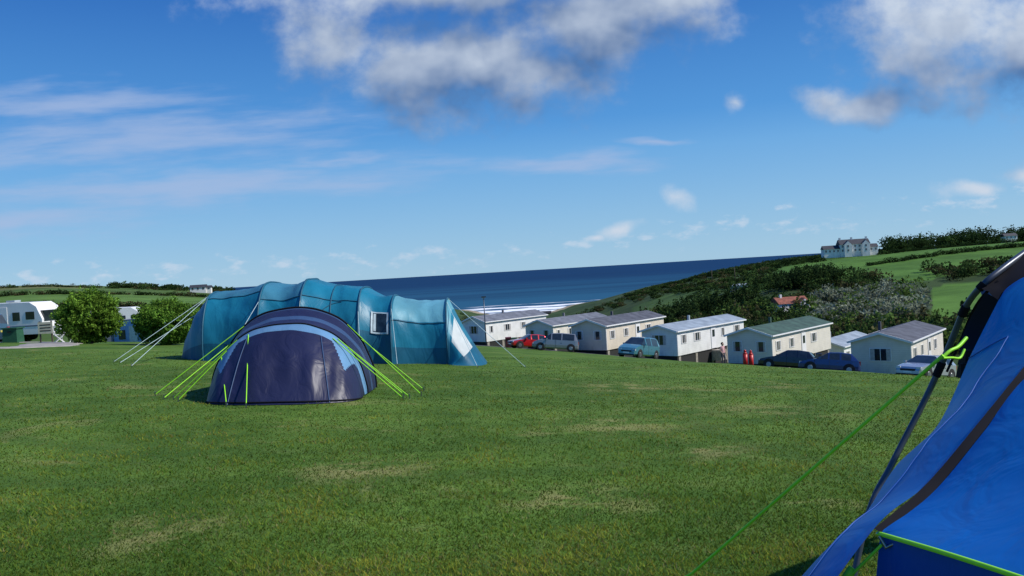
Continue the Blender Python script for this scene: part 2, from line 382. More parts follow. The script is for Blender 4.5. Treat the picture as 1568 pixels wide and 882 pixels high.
def teal_pt(x,phi,off=0):
    yf=np.interp(x,S[:,0],S[:,1]);yb=np.interp(x,S[:,0],S[:,2]);h=np.interp(x,S[:,0],S[:,3])
    for a_,b_ in zip(poles[:-1],poles[1:]):
        if a_<x<b_:
            sg=math.sin(math.pi*(x-a_)/(b_-a_)); h*=1-.045*sg**1.5; yf+=.17*sg
    c=math.cos(phi);s=math.sin(phi)
    yc=(yf+yb)/2;hw=(yb-yf)/2
    y=yc-math.copysign(abs(c)**.62,c)*hw; z=h*max(s,0)**.80
    dy=-math.copysign(abs(c),c);dz=max(s,0.)
    g=gz(x,y)*.5+gz(x,yc)*.5
    wv=.04*mnoise.noise(Vector((x*1.5,y*1.5,z*1.2)))+.032*mnoise.noise(Vector((x*3.5+z*1.5,y*2,z*1.0+4)))
    o=off+wv*(1 if s>.05 else 0)
    return Vector((x,y+dy*o,g+z+dz*o))
mb=MB(); xs=np.unique(np.concatenate([np.linspace(-10.05,-1.95,130),S[:,0]])); ph=np.linspace(0,math.pi,49)
P=[[teal_pt(x,p_) for p_ in ph] for x in xs]
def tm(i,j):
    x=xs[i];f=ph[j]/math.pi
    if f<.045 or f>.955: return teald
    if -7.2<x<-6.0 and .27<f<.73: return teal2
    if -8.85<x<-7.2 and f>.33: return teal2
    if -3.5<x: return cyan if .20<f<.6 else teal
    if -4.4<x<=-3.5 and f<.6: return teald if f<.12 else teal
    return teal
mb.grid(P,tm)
for px_ in poles+[-5.2]: mb.tube([teal_pt(px_,p_,.012) for p_ in ph],.028 if px_!=-5.2 else .016,seam,6)
for f,xa,xb in((.20,-3.5,-1.95),(.27,-7.2,-6.0),(.28,-6.0,-4.4),(.33,-8.85,-7.2)):
    mb.tube([teal_pt(x,f*math.pi,.008) for x in np.linspace(xa,xb,24)],.016,seam,5)
mb.tube([teal_pt(-6+q*1.1,(.03+.24*math.sin(q*math.pi/2))*math.pi,.008) for q in np.linspace(0,1,24)],.014,seam,5)
def patch(x0,x1,f0,f1,mat,off,n=8): mb.grid([[teal_pt(x,f*math.pi,off) for f in np.linspace(f0,f1,n)] for x in np.linspace(x0,x1,n)],mat)
patch(-4.02,-3.62,.125,.235,winm,.03)
for (xa,xb,fa,fb) in((-4.07,-4.02,.117,.243),(-3.62,-3.57,.117,.243),(-4.02,-3.62,.117,.125),(-4.02,-3.62,.235,.243)): patch(xa,xb,fa,fb,trim,.034)
patch(-4.0,-3.93,.13,.23,trim,.037,4)
xe=-1.95
def wing(p,q):
    A_=teal_pt(xe,p); s=max(math.sin(p),0); c=math.cos(p)
    B=Vector((xe+.12+.95*s**.5,25.7-1.75*math.copysign(abs(c)**.7,c),0)); B.z=gz(B.x,B.y)
    v=A_.lerp(B,q); v.z-=.12*math.sin(q*math.pi)*s; return v
Q=np.linspace(0,1,16)
W=[[wing(p_,q) for p_ in ph] for q in Q]
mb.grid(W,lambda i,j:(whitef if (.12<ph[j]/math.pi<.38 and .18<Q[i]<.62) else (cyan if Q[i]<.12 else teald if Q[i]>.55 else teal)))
for x,y,dx_,dy_,ff in((-9.3,24.4,-1.3,-1.6,.3),(-8.85,24.1,-1.0,-2.3,.4),(-8.85,24.1,-2.1,-.9,.45),(-7.2,23.8,-.5,-1.6,.25),(-6,23.7,.2,-1.3,.25),(-4.4,23.9,.25,-1.2,.22),(-3.5,24,.3,-1.1,.3),(-1.95,24.3,.9,-1.3,.4),(-1.95,24.3,2.2,-.6,.48)):
    a_=teal_pt(x,ff*math.pi,.02); b_=Vector((x+dx_,y+dy_,0)); b_.z=gz(b_.x,b_.y)+.02
    mb.tube([a_,b_],.008,paleline,4); mb.cyl(b_-Vector((0,0,.05)),b_+Vector((0,0,.06)),.01,.01,peg,5)
mb.build('family_tent')

# ------------------------------------------------------------------ navy dome tent
navy=fabric('navy_nylon',(.020,.024,.070),.15,.42,.5,(.03,.04,.12)); navy2=fabric('slate_blue_nylon',(.05,.10,.21),.2,.45,.4)
lblue=fabric('light_blue_nylon',(.18,.38,.62),.3,.45,.3)
o=Vector((-3.86,14.3,0)); axv=Vector((-.10,1,0)).normalized(); cr=Vector((1,.10,0)).normalized()
DS=np.array([[0,1.27,1.18],[.28,1.31,1.27],[.6,1.34,1.34],[1.2,1.38,1.50],[1.9,1.36,1.42],[2.6,1.25,1.25],[3.2,1.0,.85],[3.7,.7,.04]])
def d_arch(s,phi,off=0):
    hw=np.interp(s,DS[:,0],DS[:,1]);h=np.interp(s,DS[:,0],DS[:,2])
    for a_,b_ in((0,1.2),(1.2,2.6)):
        if a_<s<b_: h*=1-.04*math.sin(math.pi*(s-a_)/(b_-a_))**2
    c=math.cos(phi);sn=max(math.sin(phi),0)
    xx=-math.copysign(abs(c)**.9,c)*hw; z=h*sn**.95
    wv=(.018*mnoise.noise(Vector((s*3,xx*3,z*3)))) if sn>.05 else 0
    w=o+axv*s+cr*(xx-c*(off+wv)); w.z=gz(w.x,w.y)*.6+gz(*(o+axv*s).xy)*.4+z+sn*(off+wv); return w
def nose(phi,q,off=0):
    A_=d_arch(0,phi,off); c=math.cos(phi);sn=max(math.sin(phi),0)
    B=o+cr*(-math.copysign(abs(c)**.8,c)*1.25)-axv*(1.05*sn**.55); B.z=gz(B.x,B.y)+.01
    v=A_.lerp(B,q); bul=math.sin(q*math.pi)*sn
    v+=-axv*(.08*bul+off)+Vector((0,0,.05*bul))
    v-=axv*(.03*math.sin(phi*11)*math.sin(q*math.pi)*sn+.045*bul*mnoise.noise(Vector((phi*7,q*2,3)))); return v
mb=MB(); ss=np.linspace(0,3.7,64)
ph=np.linspace(0,math.pi,121)
def dm(i,j):
    s=ss[i];f=ph[j]/math.pi
    if s<.17: return lblue
    if s<.62: return navy
    if s<.82: return navy2
    if 1.1<s<1.3: return navy2
    if f<.2 and s<1.9: return navy2
    return navy
mb.grid([[d_arch(s,p_) for p_ in ph] for s in ss],dm)
Q=np.linspace(0,1,44)
def nm(i,j):
    f=ph[j]/math.pi;q=Q[i]
    if q*max(.25,math.sin(ph[j]))<.035: return lblue
    for c0 in(.23,.77):
        if abs(f-c0)<.08*(1-q/.46) and q<.46: return lblue
    return navy
mb.grid([[nose(p_,q) for p_ in ph] for q in Q],nm)
for s_,r_ in((.19,.012),(1.2,.018),(2.6,.016)): mb.tube([d_arch(s_,p_,.012) for p_ in ph],r_,black,6)
for f in(.36,.64): mb.tube([nose((f+(f-.5)*.35*q)*math.pi,q,.006) for q in np.linspace(.06,1,24)],.010,navy2,5)
mb.tube([nose(f*math.pi,.97,.01) for f in np.linspace(.03,.97,50)],.012,black,5)
def guy(a_,bx,by,mat=lime,r=.0085):
    b_=Vector((bx,by,gz(bx,by)+.03)); mb.tube([a_,b_],r,mat,5); mb.cyl(b_-Vector((0,0,.06)),b_+Vector((0,0,.05)),.012,.012,peg,5)
for s_,f,bx,by in((.0,.36,-4.15,12.95),(0,.24,-5.55,13.9),(.1,.30,-5.75,14.2),(1.2,.30,-6.35,14.9),(1.2,.2,-5.95,14.3),(0,.20,-4.5,13.1),
    (0,.70,-1.88,13.9),(.1,.72,-1.80,14.1),(.1,.78,-1.95,14.5),(1.2,.72,-1.65,14.5),(1.2,.8,-1.7,15.4)):
    guy(d_arch(s_,f*math.pi,.01),bx,by)
mb.build('dome_tent')

# ------------------------------------------------------------------ near blue tent
blue=fabric('bright_blue_nylon',(.012,.18,.66),.42,.38,.32,(.012,.32,1.0),4.5); blued=fabric('deep_blue_nylon',(.004,.06,.30),.35,.45,.4,None,5)
blue2=fabric('mid_blue_nylon',(.035,.24,.66),.42,.4,.32,(.03,.38,1.0),4.5); seamb=plain('blue_seam',(.008,.10,.40),.6)
def cat(pts,n):
    pts=[Vector(p) for p in pts]; out=[]
    e=[pts[0]*2-pts[1]]+pts+[pts[-1]*2-pts[-2]]; m=len(pts)-1
    for i in range(n):
        u=i/(n-1)*m; k_=min(int(u),m-1); f=u-k_; p0,p1,p2,p3=e[k_:k_+4]
        out.append(.5*((2*p1)+(p2-p0)*f+(2*p0-5*p1+4*p2-p3)*f*f+(3*p1-p0-3*p2+p3)*f**3))
    return out
def sheet(mb,rows,mat,n=40,m=14,sag=.02,ripple=.006):
    R=[cat(r,n) for r in rows]; G=[]
    for i in range(n):
        col=cat([r[i] for r in R],m) if len(R)>2 else [R[0][i].lerp(R[1][i],q) for q in np.linspace(0,1,m)]
        G.append([c+Vector((.6,-.6,-.5))*(-sag*math.sin(math.pi*j/(m-1)))*.8+Vector((.6,-.6,.3))*ripple*math.sin(math.pi*j/(m-1))*(mnoise.noise(Vector((i*9./n,j*3./m,sag*50)))*2+mnoise.noise(Vector((i*26./n,j*2./m,sag*50+7)))) for j,c in enumerate(col)])
    mb.grid(G,mat); return G
mb=MB()
outer=[(1.937,3.4,-.232),(1.768,3.3,-.421),(1.551,3.15,-.66),(1.342,3.05,-.782),(1.162,2.95,-.941),(.911,2.8,-1.058),(.55,2.68,-1.36),(.28,2.6,-1.62)]
inner=[(2.12,3.4,-.12),(1.99,3.05,-.27),(1.723,2.9,-.436),(1.507,2.8,-.594),(1.277,2.7,-.76),(1.062,2.6,-.861),(.72,2.42,-1.16),(.42,2.3,-1.62)]
G=sheet(mb,[outer,inner],lambda i,j: blue2 if j<11 and i>14 else blue,90,24,.03,.008)
mb.tube([G[i][11]+Vector((-.002,-.003,.003)) for i in range(14,90)],.0025,seamb,5)
mb.tube([G[14][j]+Vector((-.002,-.003,.003)) for j in range(0,12)],.0025,seamb,5)
sheet(mb,[[(p[0]+.000,p[1]-.010,p[2]+.008) for p in inner[:6]],[(p[0]+.060,p[1]-.06,p[2]-.024) for p in inner[:6]]],black,60,5,0,.003)
piping=[(1.075,2.59,-.868),(1.131,2.3,-.835),(1.189,2.05,-.815),(1.25,1.8,-.80),(1.35,1.5,-.79)]
farr=[(1.062,2.58,-.865),(1.277,2.66,-.776),(1.507,2.76,-.61),(1.723,2.86,-.45),(2.2,2.9,-.18)]
sheet(mb,[farr,[(1.07,2.585,-.866),(1.25,2.45,-.79),(1.42,2.35,-.70),(1.6,2.3,-.58),(2.0,2.1,-.35)],piping],blue,60,40,.0,.013)
sheet(mb,[[(p[0]+.01,p[1]+.01,p[2]-.004) for p in piping],[(1.0,2.62,-1.72),(1.15,2.35,-1.72),(1.3,2.1,-1.7),(1.4,1.85,-1.7),(1.5,1.5,-1.68)]],blued,50,16,.01,.012)
mb.tube(cat(piping,24),.0075,lime,6)
sheet(mb,[[(2.12,3.4,-.12),(1.99,3.05,-.27),(2.2,2.9,-.18)],[(2.9,3.5,.25),(2.8,3.1,.25),(2.8,2.4,.25)]],blue,16,10,.0)
sheet(mb,[[(1.937,3.4,-.232),(2.12,3.4,-.12),(2.6,3.45,.1)],[(1.915,3.5,-.175),(2.175,3.6,-.04),(2.7,3.7,.2)]],black,20,8,.0)
sheet(mb,[[(1.915,3.5,-.175),(2.175,3.6,-.04),(2.7,3.7,.2)],[(2.98,5.0,-1.1),(3.3,5.0,-.6),(3.8,5.0,-.3)]],blued,16,8,0)
pole=cat([(2.2,3.62,-.04),(2.03,3.52,-.11),(1.931,3.5,-.174),(1.912,3.6,-.265),(1.885,3.7,-.439),(1.796,3.75,-.668),(1.613,3.7,-.934),(1.446,3.6,-1.15),(1.25,3.5,-1.72)],60)
mb.tube(pole,.0135,polem,10)
mb.tube([p_+Vector((.028,-.01,-.012)) for p_ in pole[12:34]],.006,black,6)
for q in(14,22,32): mb.tube(pole[q:q+3],.018,black,8)
sheet(mb,[[(1.925,3.47,-.20),(1.89,3.55,-.33),(1.83,3.52,-.43)],[(1.965,3.40,-.25),(1.94,3.42,-.36),(1.85,3.40,-.46)]],black,14,6,0)
mb.box((1.76,3.34,-.48),(1.81,3.40,-.42),black,taper=.012); mb.box((1.72,3.30,-.52),(1.765,3.34,-.465),black,taper=.01)
mb.tube(cat([(1.76,3.32,-.365),(1.71,3.29,-.395),(1.67,3.27,-.405),(1.63,3.26,-.43)],12),.007,lime,6)
mb.tube(cat([(1.75,3.32,-.41),(1.72,3.3,-.44),(1.68,3.28,-.435),(1.63,3.25,-.43)],12),.005,lime,6)
mb.tube([(1.63,3.25,-.42),(.77,4.0,-1.48),(.52,4.22,gz(.52,4.22)+.02)],.0072,lime,6)
mb.cyl((.52,4.22,gz(.52,4.22)-.05),(.52,4.22,gz(.52,4.22)+.07),.008,.008,peg,6)
mb.tube([(1.08,2.58,-.90),(1.0,2.62,-1.0),(.80,2.75,-1.25),(.55,2.95,-1.68)],.005,lime,6)
for q in(.3,.42,.5): 
    c=Vector((1.08,2.58,-.90)).lerp(Vector((.80,2.75,-1.25)),q); mb.cyl(c-Vector((.012,0,.012)),c+Vector((.012,0,.02)),.014,.014,lime,6)
mb.tube([(1.07,2.57,-.87),(1.08,2.55,-.90),(1.10,2.54,-.885)],.006,peg,6)
mb.tube([(1.0,3.1,-1.25),(.72,3.2,-1.42),(.4,3.3,gz(.4,3.3)+.02)],.005,lime,6)
mb.build('blue_tent')

# ------------------------------------------------------------------ static caravans
def siding(name,col):
    if name in _mc: return _mc[name]
    m,t=newmat(name); tc=t.n('ShaderNodeTexCoord').outputs['Object']
    s=t.n('ShaderNodeSeparateXYZ'); t.nt.links.new(tc,s.inputs[0])
    fr=t.m('FRACT',t.m('MULTIPLY',s.outputs[2],6.5))
    c=t.mix(t.mr(t.noise(tc,1.2,3),.3,.75),col,[x*.86 for x in col])
    c=t.mix(t.m('MULTIPLY',t.mr(t.noise(t.v('MULTIPLY',tc,(3,3,.4)),2,3),.5,.75),t.mr(s.outputs[2],1.4,.5,0,.45)),c,[x*.5 for x in col])
    c=t.mix(t.m('MULTIPLY',t.mr(fr,.86,.97),.35),c,[x*.45 for x in col])
    p=t.n('ShaderNodeBsdfPrincipled'); t.put(p.inputs['Base Color'],c); p.inputs['Roughness'].default_value=.5
    surf_out(t,p.outputs[0]); _mc[name]=m; return m
cream=siding('cream_siding',(.76,.71,.62)); whites=siding('white_siding',(.82,.82,.79)); magn=siding('magnolia_siding',(.72,.64,.52))
roofg=plain('grey_tile_roof',(.085,.09,.105),.7,0,.3,1.5,.4); roofgreen=plain('green_tile_roof',(.04,.085,.06),.7,0,.3,1.5,.4); roofl=plain('pale_sheet_roof',(.30,.35,.38),.45,0,.2,1)
roofm=plain('mid_grey_roof',(.15,.16,.18),.6,0,.25,1.5)
glass=plain('window_glass',(.02,.028,.035),.05,0,.3,2,0,.8); frame=plain('white_upvc',(.80,.80,.79),.4,0,.04); curtain=plain('net_curtain',(.45,.43,.4),.8)
dark=plain('dark_void',(.02,.02,.02),.9); brick=plain('skirt_block',(.3,.27,.23),.85,0,.25,5,.5); tyre=plain('tyre_rubber',(.015,.015,.016),.8)
def caravan(t_,Y_,phi,L,W,wall,roof,eave=2.75,ridge=3.35,seedv=0,name='static_caravan',door=True):
    phi=math.radians(phi); x=t_*Y_; z=gz(x,Y_)
    r=Vector((math.cos(phi),-math.sin(phi),0)); d=Vector((math.sin(phi),math.cos(phi),0))
    M=Matrix(((r.x,d.x,0,x),(r.y,d.y,0,Y_),(0,0,1,z),(0,0,0,1)))
    b=MB(); rs=random.Random(seedv)
    prof=[(-W,.45),(0,.45),(0,eave),(-W/2,ridge),(-W,eave)]
    b.prism(prof,0,L,wall)
    b.box((-W+.12,.12,-1.2),(-.12,L-.12,.447),dark)
    for k_ in range(5):
        yy=.3+k_*(L-.9)/4; b.box((-.55,yy,-1.2),(-.08,yy+.35,.44),brick); b.box((-W+.08,yy,-1.2),(-W+.55,yy+.35,.44),brick)
    for sx in(0,1):
        e=.16; x0=0 if sx==0 else -W; sg=1 if sx==0 else -1; sl=(ridge-eave)/(W/2)
        a_=(x0+sg*e,eave-sl*e+.003); c_=(-W/2,ridge+.003)
        pr=[a_,c_,(c_[0],c_[1]+.09),(a_[0],a_[1]+.09)]
        if sg>0: pr=pr[::-1]
        b.prism(pr,-.2,L+.2,roof)
        b.box((min(x0+sg*e,x0+sg*(e+.07)),-.18,eave-sl*e-.02),(max(x0+sg*e,x0+sg*(e+.07)),L+.18,eave-sl*e+.085),frame)
    for sg in(1,-1):
        xe=0.16 if sg>0 else -W-.16; sl=(ridge-eave)/(W/2)
        za=eave-sl*.16
        pr=[(xe,za-.06),(xe,za+.10),(-W/2,ridge+.11),(-W/2,ridge-.05)]
        if sg>0: pr=pr[::-1]
        b.prism(pr,-.245,-.203,frame)
    def win(face,u0,u1,z0,z1,cur=True):
        f=.05
        def bx(u0,u1,z0,z1,d0,d1,mat):
            if face=='s': b.box((d0,u0,z0),(d1,u1,z1),mat)
            else: b.box((u0,-d1,z0),(u1,-d0,z1),mat)
        bx(u0+f,u1-f,z0+f,z1-f,.002,.022,glass)
        bx(u0,u1,z0,z0+f,.001,.045,frame);bx(u0,u1,z1-f,z1,.001,.045,frame);bx(u0,u0+f,z0+f+.001,z1-f-.001,.001,.045,frame);bx(u1-f,u1,z0+f+.001,z1-f-.001,.001,.045,frame)
        um=(u0+u1)/2
        if u1-u0>.9: bx(um-.02,um+.02,z0+f+.001,z1-f-.001,.003,.04,frame)
        if cur:
            bx(u0+f+.01,u0+f+.2*(u1-u0),z0+f+.01,z1-f-.01,.0225,.026,curtain); bx(u1-f-.2*(u1-u0),u1-f-.01,z0+f+.01,z1-f-.01,.0225,.026,curtain)
    if seedv%2==0: win('g',-W/2-.75,-W/2+.75,1.35,2.3)
    else:
        win('g',-W+.5,-W+1.35,1.4,2.3); win('g',-1.35,-.5,1.4,2.3)
    yy=.7
    while yy<L-1.6:
        ww=rs.choice([.9,1.2,.6]); 
        if door and abs(yy-L*.45)<.9:
            b.box((.001,yy,.5),(.05,yy+.85,2.45),frame); b.box((.051,yy+.2,1.55),(.06,yy+.65,2.2),glass)
            b.box((.07,yy-.1,-.6),(1.0,yy+1.0,.35),brick); yy+=2.0; continue
        win('s',yy,yy+ww,1.45,2.25); yy+=ww+rs.uniform(1.2,2.0)
    b.box((.003,.03,.5),(.03,.09,eave-.1),frame); b.box((-W+.3,L*.6,ridge-.35),(-W+.5,L*.6+.2,ridge+.35),roof)
    return b.build(name,M=M)
caravan(.107,80,38,11.5,3.9,magn,roofg,seedv=1)
caravan(.190,74,42,12.5,3.6,whites,roofl,eave=2.6,ridge=3.1,seedv=2)
caravan(.301,68,42,12,3.9,cream,roofgreen,seedv=3)
caravan(.464,60,38,10.5,4.1,cream,roofg,seedv=4)
caravan(.045,92,40,11,3.8,cream,roofm,seedv=5)
caravan(-.034,98,42,11,3.7,whites,roofm,seedv=6)
caravan(.088,104,40,10.5,3.8,whites,roofg,seedv=7)
caravan(.385,80,40,9,3.6,whites,roofl,seedv=8)
caravan(.62,58,38,10,3.8,cream,roofg,seedv=9)
caravan(.02,112,42,10,3.8,whites,roofg,seedv=10)

# ------------------------------------------------------------------ cars
lamp=plain('headlamp_glass',(.6,.6,.6),.1); red=plain('tail_lamp',(.4,.01,.01),.2); hub=plain('alloy_hub',(.35,.36,.38),.3,.8); plate=plain('number_plate',(.6,.5,.08),.5)
def car(name,t_,Y_,head,col,kind='hatch',dooropen=False):
    paint=plain('paint_'+'_'.join(str(int(c*1000)) for c in col),col,.25,.3,.03,3,0,.5,1.0)
    if kind=='mpv': st=[(0,.55),(.15,.8),(.6,.98),(.95,1.08),(1.75,1.62),(1.85,1.65),(2.7,1.70),(2.8,1.70),(3.9,1.66),(4.0,1.62),(4.25,1.1),(4.35,.6)];belt=1.02;L=4.35
    else: st=[(0,.5),(.12,.70),(.7,.86),(1.15,.95),(1.9,1.40),(2.0,1.43),(2.65,1.47),(2.75,1.47),(3.35,1.42),(3.45,1.38),(3.85,.98),(3.98,.58)];belt=.93;L=3.98
    W=.86; P=[]
    for i,(x,top) in enumerate(st):
        w=W*(.80 if i==0 else .90 if i==1 else .97 if i==2 else .84 if i==len(st)-1 else .95 if i==len(st)-2 else 1)
        cab=top>belt+.1; bl=min(belt,top-.03); wr=w*(.76 if cab else .93)
        half=[(w*.86,.20),(w*.985,.32),(w,.55),(w*.985,bl),(wr,max(bl+.008,top-.07)),(wr*.86,top-.012),(0,top)]
        row=[(L/2-x,-a_,z_) for a_,z_ in half]+[(L/2-x,a_,z_) for a_,z_ in half[:-1][::-1]]
        P.append(row)
    n=len(P[0]); last=len(st)-1
    def mm(i,j):
        jj=min(j,n-2-j)
        if jj==3 and 3<=i<=last-3 and i not in(3,last-2) :
            if i in(4,6,8) and st[i+1][0]-st[i][0]<.15: return paint
            return glass
        if jj==3 and i==3: return glass
        if i==3 and jj>=4: return glass
        if i==last-2 and jj>=4: return glass
        return paint
    b=MB(); b.grid(P,mm,sm=False)
    b.add(P[0],[tuple(range(n))],paint); b.add(P[-1],[tuple(range(n))[::-1]],paint)
    b.add([P[0][0],P[0][-1],P[-1][-1],P[-1][0]],[(0,1,2,3)],dark)
    for xw in(L/2-.78,-L/2+.72):
        for sy in(-1,1):
            b.cyl((xw,sy*(W-.16),.34),(xw,sy*(W+.004),.34),.385,.385,dark,18)
            b.cyl((xw,sy*(W-.18),.31),(xw,sy*(W+.018),.31),.31,.30,tyre,18); b.cyl((xw,sy*(W+.0),.31),(xw,sy*(W+.026),.31),.19,.17,hub,12)
    for sy in(-1,1):
        b.box((L/2-.22,sy*.62-.14,.56),(L/2-.055,sy*.62+.14,.70),lamp); b.box((-L/2+.0,sy*.66-.1,.65),(-L/2+.14,sy*.66+.1,.92),red)
        b.box((L/2-1.45,sy*(W+.09)-.07,belt),(L/2-1.30,sy*(W+.09)+.07,belt+.13),paint)
        b.box((-.6,sy*(W+.003)-.004,.72),(-.45,sy*(W+.003)+.006,.75),dark); 
        b.box((-.02,sy*(W-.002)-.003,.34),(.0,sy*(W-.002)+.006,belt),dark); b.box((.93,sy*(W-.002)-.003,.34),(.95,sy*(W-.002)+.006,belt),dark)
    b.box((L/2-.03,-.26,.34),(L/2+.012,.26,.45),frame); b.box((L/2-.10,-.45,.46),(L/2+.006,.45,.58),dark); b.box((-L/2-.012,-.26,.6),(-L/2+.04,.26,.71),plate)
    b.box((L/2-.15,-.7,.21),(L/2+.02,.7,.30),dark)
    if dooropen:
        Md=Matrix.Translation((.93,-W,0))@Matrix.Rotation(math.radians(60),4,'Z')
        b.box((-1.0,-.05,.3),(0,0,belt),paint,Md); b.box((-.9,-.04,belt),(-.15,-.01,belt+.42),glass,Md); b.box((-.95,-.045,belt+.42),(-.2,-.005,belt+.46),paint,Md)
    x=t_*Y_; z=gz(x,Y_); h_=math.radians(head)
    f=Vector((math.cos(h_),math.sin(h_),0)); f.z=gz(x+f.x,Y_+f.y)-z; f.normalize()
    s_=Vector((-math.sin(h_),math.cos(h_),0)); s_.z=gz(x+s_.x,Y_+s_.y)-z; s_.normalize(); u=f.cross(s_).normalized(); s_=u.cross(f)
    M=Matrix(((f.x,s_.x,u.x,x),(f.y,s_.y,u.y,Y_),(f.z,s_.z,u.z,z+.02),(0,0,0,1)))
    return b.build(name,.025,M)
car('parked_car',.015,84,200,(.6,.015,.02))
car('parked_minivan',.0465,80,175,(.25,.27,.29),'mpv')
car('parked_minivan',.1436,68,235,(.08,.26,.32),'mpv')
car('parked_car',.319,60.5,150,(.012,.014,.02))
car('parked_car',.366,58.5,160,(.015,.04,.16),'hatch',True)
car('parked_car',.480,50,215,(.4,.44,.48))

# ------------------------------------------------------------------ gas bottles, bins, person
gasred=plain('gas_bottle_red',(.5,.02,.015),.4)
for dx_ in(0,.42):
    x=.269*63+dx_;y=63; z=gz(x,y); b=MB()
    b.cyl((x,y,z),(x,y,z+1.0),.18,.18,gasred,14); b.cyl((x,y,z+1.0),(x,y,z+1.15),.18,.09,gasred,14); b.cyl((x,y,z+1.15),(x,y,z+1.3),.09,.09,gasred,10,cap=True); b.cyl((x,y,z+1.3),(x,y,z+1.36),.03,.03,peg,6)
    b.build('gas_bottle')
binm=plain('wheelie_bin_plastic',(.15,.02,.03),.5); bing=plain('green_bin_plastic',(.02,.09,.04),.5)
def wbin(t_,Y_,mat):
    x=t_*Y_;z=gz(x,Y_);b=MB()
    b.add([(x-.24,Y_-.26,z+.08),(x+.24,Y_-.26,z+.08),(x+.24,Y_+.26,z+.08),(x-.24,Y_+.26,z+.08),(x-.3,Y_-.34,z+1.0),(x+.3,Y_-.34,z+1.0),(x+.3,Y_+.34,z+1.0),(x-.3,Y_+.34,z+1.0)],[(3,2,1,0),(4,5,6,7),(0,1,5,4),(1,2,6,5),(2,3,7,6),(3,0,4,7)],mat)
    b.box((x-.32,Y_-.37,z+1.003),(x+.32,Y_+.36,z+1.09),mat,taper=.02); b.cyl((x-.27,Y_+.3,z+.1),(x-.2,Y_+.3,z+.1),.1,.1,tyre,10); b.cyl((x+.2,Y_+.3,z+.1),(x+.27,Y_+.3,z+.1),.1,.1,tyre,10)
    b.build('wheelie_bin')
wbin(-.008,88,binm); wbin(-.001,88,bing)
skin=plain('skin',(.45,.27,.2),.6); hairm=plain('brown_hair',(.06,.035,.02),.7)
